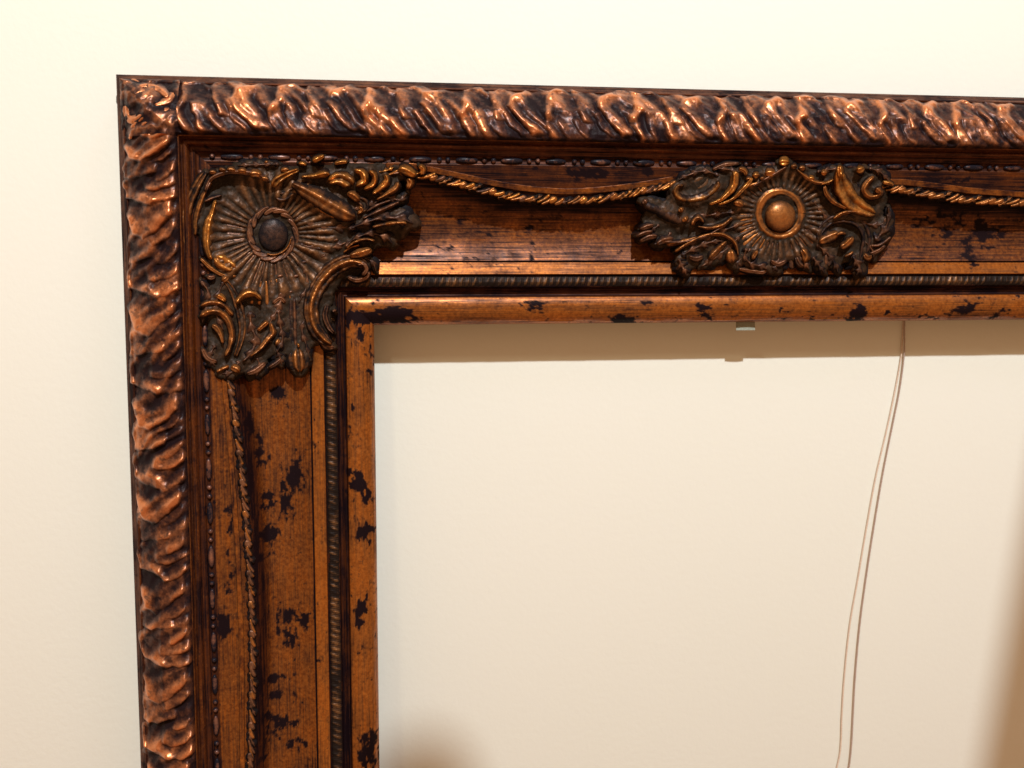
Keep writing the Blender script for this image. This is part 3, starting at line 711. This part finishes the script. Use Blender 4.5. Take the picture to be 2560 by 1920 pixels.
body(CO, 'corner_ornament', [(476, 520), (492, 450), (540, 405), (640, 398), (760, 400), (880, 395), (1000, 398), (1040, 425), (1010, 470), (985, 500), (1040, 545), (1035, 590), (985, 625), (930, 640), (935, 670), (905, 705), (868, 715), (845, 760), (838, 870),
                               (790, 880), (775, 930), (745, 950), (715, 910), (690, 905), (640, 945), (570, 945), (520, 920), (505, 850), (503, 760), (512, 690), (500, 640), (482, 600)], M_GROUND,
     flutes=[(680, 585, 58, 170, 38, .0024)])

# ------------------------------------------------------------------ centre ornament of the top rail
CO = holder('center_ornament')
ring('rosette_rim', 1950, 534, 54, 56, 30, 2.8, 'round', M_ORN, CO, lift=.5)
dome('rosette_boss', 1952, 540, 40, 41, 7.0, M_ORN, CO, lift=1.2)
spec = [(a, 70, 108 + random.uniform(-6, 6), 9) for a in range(-60, 30, 8)] + [(a, 70, 128 + 14 * math.sin(a * .35), 12) for a in range(32, 130, 9)] \
     + [(a, 68, 118 + random.uniform(-5, 8), 10) for a in range(131, 205, 8)] + [(a, 70, 100 + random.uniform(-4, 4), 8) for a in range(207, 300, 12)]
rays(1950, 536, [x for x in spec if 118 < x[0] < 190], CO, M_ORN); rays(1950, 536, [x for x in spec if not 118 < x[0] < 190], CO, M_DARKM, lift=.0)
for pts, n_ in [([(1850, 560, 12), (1800, 580, 28), (1750, 600, 30), (1700, 615, 14)], 4), ([(1850, 590, 12), (1820, 620, 30), (1780, 650, 30), (1750, 668, 14)], 4), ([(1880, 620, 12), (1850, 650, 28), (1840, 678, 14)], 3), ([(1950, 640, 20), (1940, 665, 34), (1930, 682, 14)], 3),
                ([(1990, 630, 14), (2010, 655, 30), (2025, 676, 14)], 3), ([(2040, 610, 12), (2070, 635, 30), (2090, 665, 26), (2095, 684, 10)], 4), ([(2160, 600, 12), (2180, 625, 28), (2185, 650, 14)], 3), ([(2130, 540, 12), (2170, 560, 28), (2205, 560, 24), (2228, 530, 10)], 4),
                ([(1840, 530, 12), (1790, 535, 26), (1740, 545, 26), (1690, 560, 12)], 4), ([(1800, 440, 10), (1760, 428, 22), (1715, 440, 20), (1690, 455, 8)], 4), ([(1860, 430, 10), (1820, 424, 20), (1790, 420, 10)], 3), ([(2040, 430, 10), (2075, 424, 20), (2110, 420, 10)], 3),
                ([(2170, 420, 10), (2200, 430, 22), (2225, 455, 12)], 3), ([(1650, 560, 12), (1630, 575, 26), (1605, 590, 14)], 3), ([(1680, 580, 12), (1650, 605, 26), (1630, 612, 12)], 3), ([(2030, 500, 10), (2055, 530, 22), (2075, 560, 12)], 3)]:
    S(pts, 3.4, 'acan%d' % n_, M_DARKM, lift=0)
# peak above the rosette
for x, y, w_, mt in ((1960, 404, 26, M_GOLD), (1925, 432, 26, M_ORN), (1890, 438, 18, M_GOLD), (1872, 448, 16, M_ORN), (1985, 416, 16, M_ORN), (2005, 420, 18, M_ORN), (2028, 446, 16, M_GOLD), (2060, 432, 16, M_ORN), (1905, 446, 12, M_ORN)):
    S([(x - w_ * .6, y + 3, w_ * .6), (x, y, w_), (x + w_ * .6, y + 2, w_ * .6)], 4.4, 'round', mt, lift=1)
S([(1880, 466, 8), (1910, 450, 12), (1945, 430, 12), (1968, 416, 8)], 4.0, 'ridge', M_DARKM)
S([(1990, 422, 9), (2012, 440, 14), (2040, 456, 14), (2078, 458, 10)], 4.4, 'ridge', M_ORN)
S([(2050, 462, 7), (2070, 456, 10), (2085, 448, 7)], 5.0, 'ridge', M_GOLD, lift=1)
# upper left scrolls
S([(1712, 462, 12), (1694, 462, 18), (1684, 480, 22), (1700, 500, 26), (1740, 503, 28), (1775, 490, 30), (1798, 466, 28), (1796, 448, 14)], 5.8, 'lean', M_GOLD, name='scroll', lift=1.2)
S([(1772, 512, 6), (1806, 496, 12), (1832, 468, 20), (1838, 440, 20), (1832, 428, 12)], 5.6, 'round', M_GOLD, name='scroll', lift=1)
S([(1795, 512, 5), (1830, 498, 9), (1858, 472, 13), (1876, 450, 12), (1878, 442, 8)], 5.0, 'round', M_GOLD, name='scroll', lift=1)
S([(1850, 470, 8), (1878, 462, 10), (1900, 455, 7)], 3.2, 'round', M_ORN)
S([(1730, 465, 20), (1755, 455, 30), (1765, 440, 18)], 2.0, 'cup', M_GROUND)
S([(1832, 508, 10), (1848, 508, 20), (1858, 518, 12)], 4.8, 'round', M_ORN, lift=1)
S([(1845, 420, 9), (1862, 428, 14), (1866, 442, 8)], 3.0, 'round', M_ORN)
S([(1780, 425, 8), (1810, 412, 12), (1850, 408, 8)], 2.2, 'round', M_DARKM)
# left leaf with broken edge
S([(1604, 502, 20), (1630, 512, 30), (1660, 524, 36), (1695, 540, 38), (1718, 556, 22)], 5.2, 'lean2', M_DARKM, lift=1.2)
for x, y, w_ in ((1612, 504, 18), (1702, 524, 16), (1712, 548, 18)):
    S([(x - 5, y - 6, w_ * .7), (x, y, w_ * 1.1), (x + 4, y + 8, w_ * .6)], 5.0, 'round', M_ORN if x > 1695 else M_DARKM, lift=1.2)
S([(1728, 565, 10), (1738, 548, 18), (1750, 545, 16), (1760, 558, 10)], 5.4, 'ridge', M_ORN, lift=1)
S([(1742, 566, 8), (1775, 570, 12), (1808, 562, 14), (1832, 542, 10)], 4.8, 'ridge', M_ORN, lift=1)
S([(1748, 528, 14), (1785, 522, 24), (1825, 524, 20)], 2.4, 'cup', M_DARKM)
for pts in ([(1598, 574, 8), (1618, 566, 16), (1636, 562, 8)], [(1590, 592, 8), (1612, 582, 16), (1634, 578, 8)], [(1598, 604, 8), (1622, 592, 18), (1645, 590, 10)], [(1640, 612, 10), (1660, 600, 20), (1685, 596, 12)]):
    S(pts, 4.4, 'round', M_DARKM)
S([(1648, 602, 10), (1700, 606, 14), (1760, 592, 14), (1810, 566, 9)], 4.2, 'ridge', M_DARKM)
S([(1665, 612, 14), (1705, 604, 14), (1745, 592, 10)], 3.6, 'ridge', M_ORN)
S([(1686, 630, 8), (1720, 608, 12), (1765, 588, 14), (1805, 586, 14), (1836, 606, 12), (1846, 640, 8)], 4.4, 'ridge', M_ORN)
S([(1700, 642, 20), (1735, 622, 26), (1775, 606, 28), (1815, 602, 16)], 3.6, 'acan4', M_DARKM)
S([(1770, 650, 14), (1782, 636, 22), (1800, 618, 20), (1818, 602, 9)], 4.4, 'ridge', M_ORN)
S([(1698, 644, 14), (1702, 660, 28), (1712, 678, 24), (1716, 690, 10)], 4.8, 'acan3', M_DARKM)
S([(1720, 640, 10), (1740, 646, 18), (1760, 640, 10)], 3.2, 'round', M_DARKM)
S([(1826, 622, 16), (1830, 642, 30), (1832, 660, 26)], 5.0, 'round', M_ORN)
S([(1868, 618, 12), (1862, 642, 22), (1880, 660, 30), (1905, 666, 28), (1922, 676, 10)], 4.8, 'acan4', M_DARKM)
S([(1880, 650, 10), (1885, 638, 14), (1895, 625, 8)], 5.6, 'round', M_ORN, lift=1)
S([(1845, 672, 6), (1870, 676, 12), (1905, 680, 12), (1918, 674, 6)], 3.0, 'round', M_DARKM)
S([(1925, 650, 10), (1945, 660, 16), (1968, 650, 10)], 3.0, 'round', M_DARKM)
S([(2002, 620, 12), (2015, 640, 22), (2008, 656, 14)], 4.2, 'round', M_ORN)
S([(1990, 640, 10), (1998, 658, 16), (2010, 668, 8)], 3.4, 'round', M_DARKM)
S([(2030, 640, 14), (2046, 662, 28), (2062, 684, 12)], 4.4, 'acan3', M_DARKM)
# right side
S([(2098, 416, 12), (2100, 440, 30), (2108, 472, 44), (2128, 504, 46), (2160, 524, 36), (2190, 536, 14)], 5.6, 'flute2', M_GOLD, lift=1.2, name='scroll')
S([(2062, 462, 8), (2066, 484, 13), (2086, 506, 13), (2118, 522, 9)], 5.0, 'round', M_ORN, name='scroll', lift=1)
S([(2098, 412, 8), (2100, 426, 18), (2102, 446, 12)], 7.0, 'round', M_GOLD, lift=1.4)
S([(2138, 424, 12), (2150, 424, 22), (2162, 418, 14)], 5.6, 'round', M_GOLD, lift=1.4)
S([(2138, 450, 14), (2140, 475, 22), (2152, 494, 16)], 3.0, 'cup', M_DARKM)
S([(2186, 440, 12), (2170, 455, 18), (2160, 476, 20), (2176, 492, 18), (2200, 486, 16), (2204, 472, 10)], 5.0, 'ridge', M_ORN, name='scroll')
S([(2186, 470, 12), (2196, 476, 18), (2204, 486, 10)], 6.0, 'round', M_ORN, lift=1)
S([(2205, 455, 8), (2222, 458, 12), (2236, 464, 8)], 3.6, 'round', M_GOLD)
S([(2082, 548, 8), (2108, 532, 14), (2142, 530, 12), (2180, 542, 8)], 5.2, 'ridge', M_ORN, lift=1)
S([(2046, 602, 10), (2052, 576, 16), (2078, 552, 20), (2116, 546, 22), (2150, 560, 22), (2166, 594, 22), (2160, 632, 20), (2150, 662, 12)], 4.2, 'cup', M_DARKM, name='scroll')
S([(2046, 606, 10), (2062, 598, 26), (2084, 588, 24), (2098, 580, 10)], 4.0, 'round', M_ORN)
S([(2090, 588, 6), (2104, 582, 10), (2116, 586, 6)], 5.6, 'round', M_ORN, lift=1)
S([(2098, 620, 12), (2112, 612, 20), (2126, 600, 18), (2132, 590, 8)], 4.8, 'round', M_ORN)
S([(2110, 642, 6), (2124, 636, 9), (2134, 628, 6)], 4.6, 'round', M_ORN)
S([(2188, 606, 14), (2198, 590, 30), (2212, 572, 32), (2222, 545, 20), (2220, 515, 10)], 4.4, 'acan3', M_DARKM)
S([(2176, 614, 6), (2200, 612, 9), (2228, 592, 7)], 3.4, 'round', M_DARKM)
S([(2172, 636, 8), (2196, 626, 12), (2214, 612, 7)], 3.0, 'round', M_DARKM)
S([(2128, 636, 20), (2142, 656, 36), (2148, 674, 30), (2138, 692, 12)], 4.8, 'acan3', M_DARKM)
S([(2160, 632, 10), (2168, 642, 18), (2182, 640, 10)], 4.0, 'round', M_ORN)
S([(2070, 630, 20), (2072, 650, 26), (2066, 668, 14)], 2.8, 'flute2', M_DARKM)

body(CO, 'center_ornament', [(1680, 440), (1760, 415), (1860, 408), (1960, 396), (2060, 410), (2120, 405), (2190, 420), (2235, 460), (2225, 540), (2235, 600), (2190, 650), (2150, 690), (2120, 672), (2060, 690), (1990, 668), (1920, 690), (1860, 676),
                               (1790, 660), (1720, 690), (1690, 640), (1640, 610), (1590, 590), (1600, 520), (1650, 490)], M_GROUND,
     flutes=[(1950, 536, 62, 125, 38, .0026)])

# ------------------------------------------------------------------ wire, tape
def world_at(px, py, d_wall):
    """point at distance d_wall in front of the wall that photo pixel (px, py) shows"""
    M = cam.matrix_world; o = M.translation
    dr = M.to_3x3() @ Vector(((px - CX) / FPX, -(py - CY) / FPX, -1))
    k = (-d_wall - o.y) / dr.y
    return o + dr * k
def tube(name, pts, r, mat, parent, twist=False):
    p = np.array([[*q_] for q_ in pts]); c, q, L_ = catmull(p, 260)
    T = np.gradient(c, axis=0); T /= np.linalg.norm(T, axis=1)[:, None]
    n1 = np.cross(T, [0, 1, 0]); n1 /= np.linalg.norm(n1, axis=1)[:, None]; n2 = np.cross(T, n1)
    A = np.linspace(0, 2 * np.pi, 11)
    rr = r * (1 + (.28 * np.abs(np.sin(A[None] * 1 + np.arange(260)[:, None] * 1.1)) if twist else 0 * A[None] + 0 * q[:, None]))
    co = c[:, None] + rr[..., None] * (np.cos(A)[None, :, None] * n1[:, None] + np.sin(A)[None, :, None] * n2[:, None])
    me = make_mesh(name, co, grid_faces(260, 11)); return link(name, me, mat, parent)
WT = thing('hanging_wire', 'thin loose picture wire, with its shadow built as a second strand, dangling down the wall inside the frame opening', 'wire')
wr = [(2262, 770), (2261, 820), (2261, 870), (2258, 910), (2248, 980), (2232, 1060), (2208, 1180), (2186, 1310), (2166, 1440), (2150, 1560), (2139, 1680), (2133, 1780), (2129, 1860), (2121, 1925), (2100, 2000)]
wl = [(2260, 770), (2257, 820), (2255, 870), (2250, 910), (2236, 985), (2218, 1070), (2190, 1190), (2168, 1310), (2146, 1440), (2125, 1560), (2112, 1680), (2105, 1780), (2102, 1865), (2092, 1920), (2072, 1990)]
tube('wire_and_shadow_line', [world_at(x, y, .0025) for x, y in wr], .00042, M_WIRE, WT, True)
tube('wire_and_shadow_line', [world_at(x, y, .0017) for x, y in wl], .00052, M_WIRE_SHADOW, WT)  # this strand stands in for the wire's shadow on the wall
p0, p1 = world_at(1841, 800, .0238), world_at(1887, 825, .0238)
x0, x1, z0, z1 = p0.x, p1.x, p1.z, p0.z
n = 14; A, B_ = np.meshgrid(np.linspace(0, 1, n), np.linspace(0, 1, n))
co = np.stack([x0 + (x1 - x0) * A, -.0233 - .0006 * np.sin(A * 3) - .001 * B_ ** 2, z1 + (z0 - z1) * B_], -1)
f1 = grid_faces(n, n)[:, ::-1]
co2 = np.concatenate([co.reshape(-1, 3), co.reshape(-1, 3) + [0, .0003, 0]]); f2 = np.concatenate([f1, f1[:, ::-1] + n * n])
tp = link('paper_tape', make_mesh('paper_tape', co2, f2), M_PAPER)
tp['label'] = 'small pale strip of tape peeking out beneath the top rail'; tp['category'] = 'tape'

# ------------------------------------------------------------------ unseen objects added behind the camera to cast the wall shadows
KV = Vector(KEY)
def toward(px, py, y):
    a = world_at(px, py, 0); return a + (KV - a) * (y / KV.y)
yd = -0.80  # added slab, set between lamp and wall to cast the diagonal shadow
a0, a1 = toward(2592, 1150, yd), toward(2452, 1920, yd)
dr = (a1 - a0); tp0 = a0 - dr * .9; tp1 = a1 + dr * 2.2
co = []
for y in (yd, yd - .035):
    for p in (tp0, tp1): co += [(p.x, y, p.z), (p.x + .55, y, p.z)]
me = make_mesh('diagonal_shadow_caster', np.array(co), np.array([[0, 1, 3, 2], [4, 6, 7, 5], [0, 2, 6, 4], [1, 5, 7, 3], [0, 4, 5, 1], [2, 3, 7, 6]]), smooth=False)
o = link('diagonal_shadow_caster', me, M_CASTER); o['label'] = 'added slab behind the camera that casts the diagonal wall shadow'; o['category'] = 'shadow caster'
c0 = toward(1055, 2062, -0.9)  # added post shape, placed to cast the blurred shadow at lower left
A = np.linspace(0, 2 * np.pi, 25)
pz = [(0, .001), (-.006, .016), (-.016, .026), (-.03, .030), (-.044, .026), (-.054, .016), (-.06, .014), (-.066, .024), (-.08, .030), (-.5, .030)]
zs, rs = np.array(pz).T
co = np.stack([c0.x + rs[:, None] * np.cos(A), c0.y + rs[:, None] * np.sin(A), c0.z + .03 + zs[:, None] + 0 * A], -1)
o = link('blob_shadow_caster', make_mesh('blob_shadow_caster', co, grid_faces(len(zs), 25)), M_CASTER); o['label'] = 'added ball-topped post behind the camera that casts the lower-left wall shadow'; o['category'] = 'post'
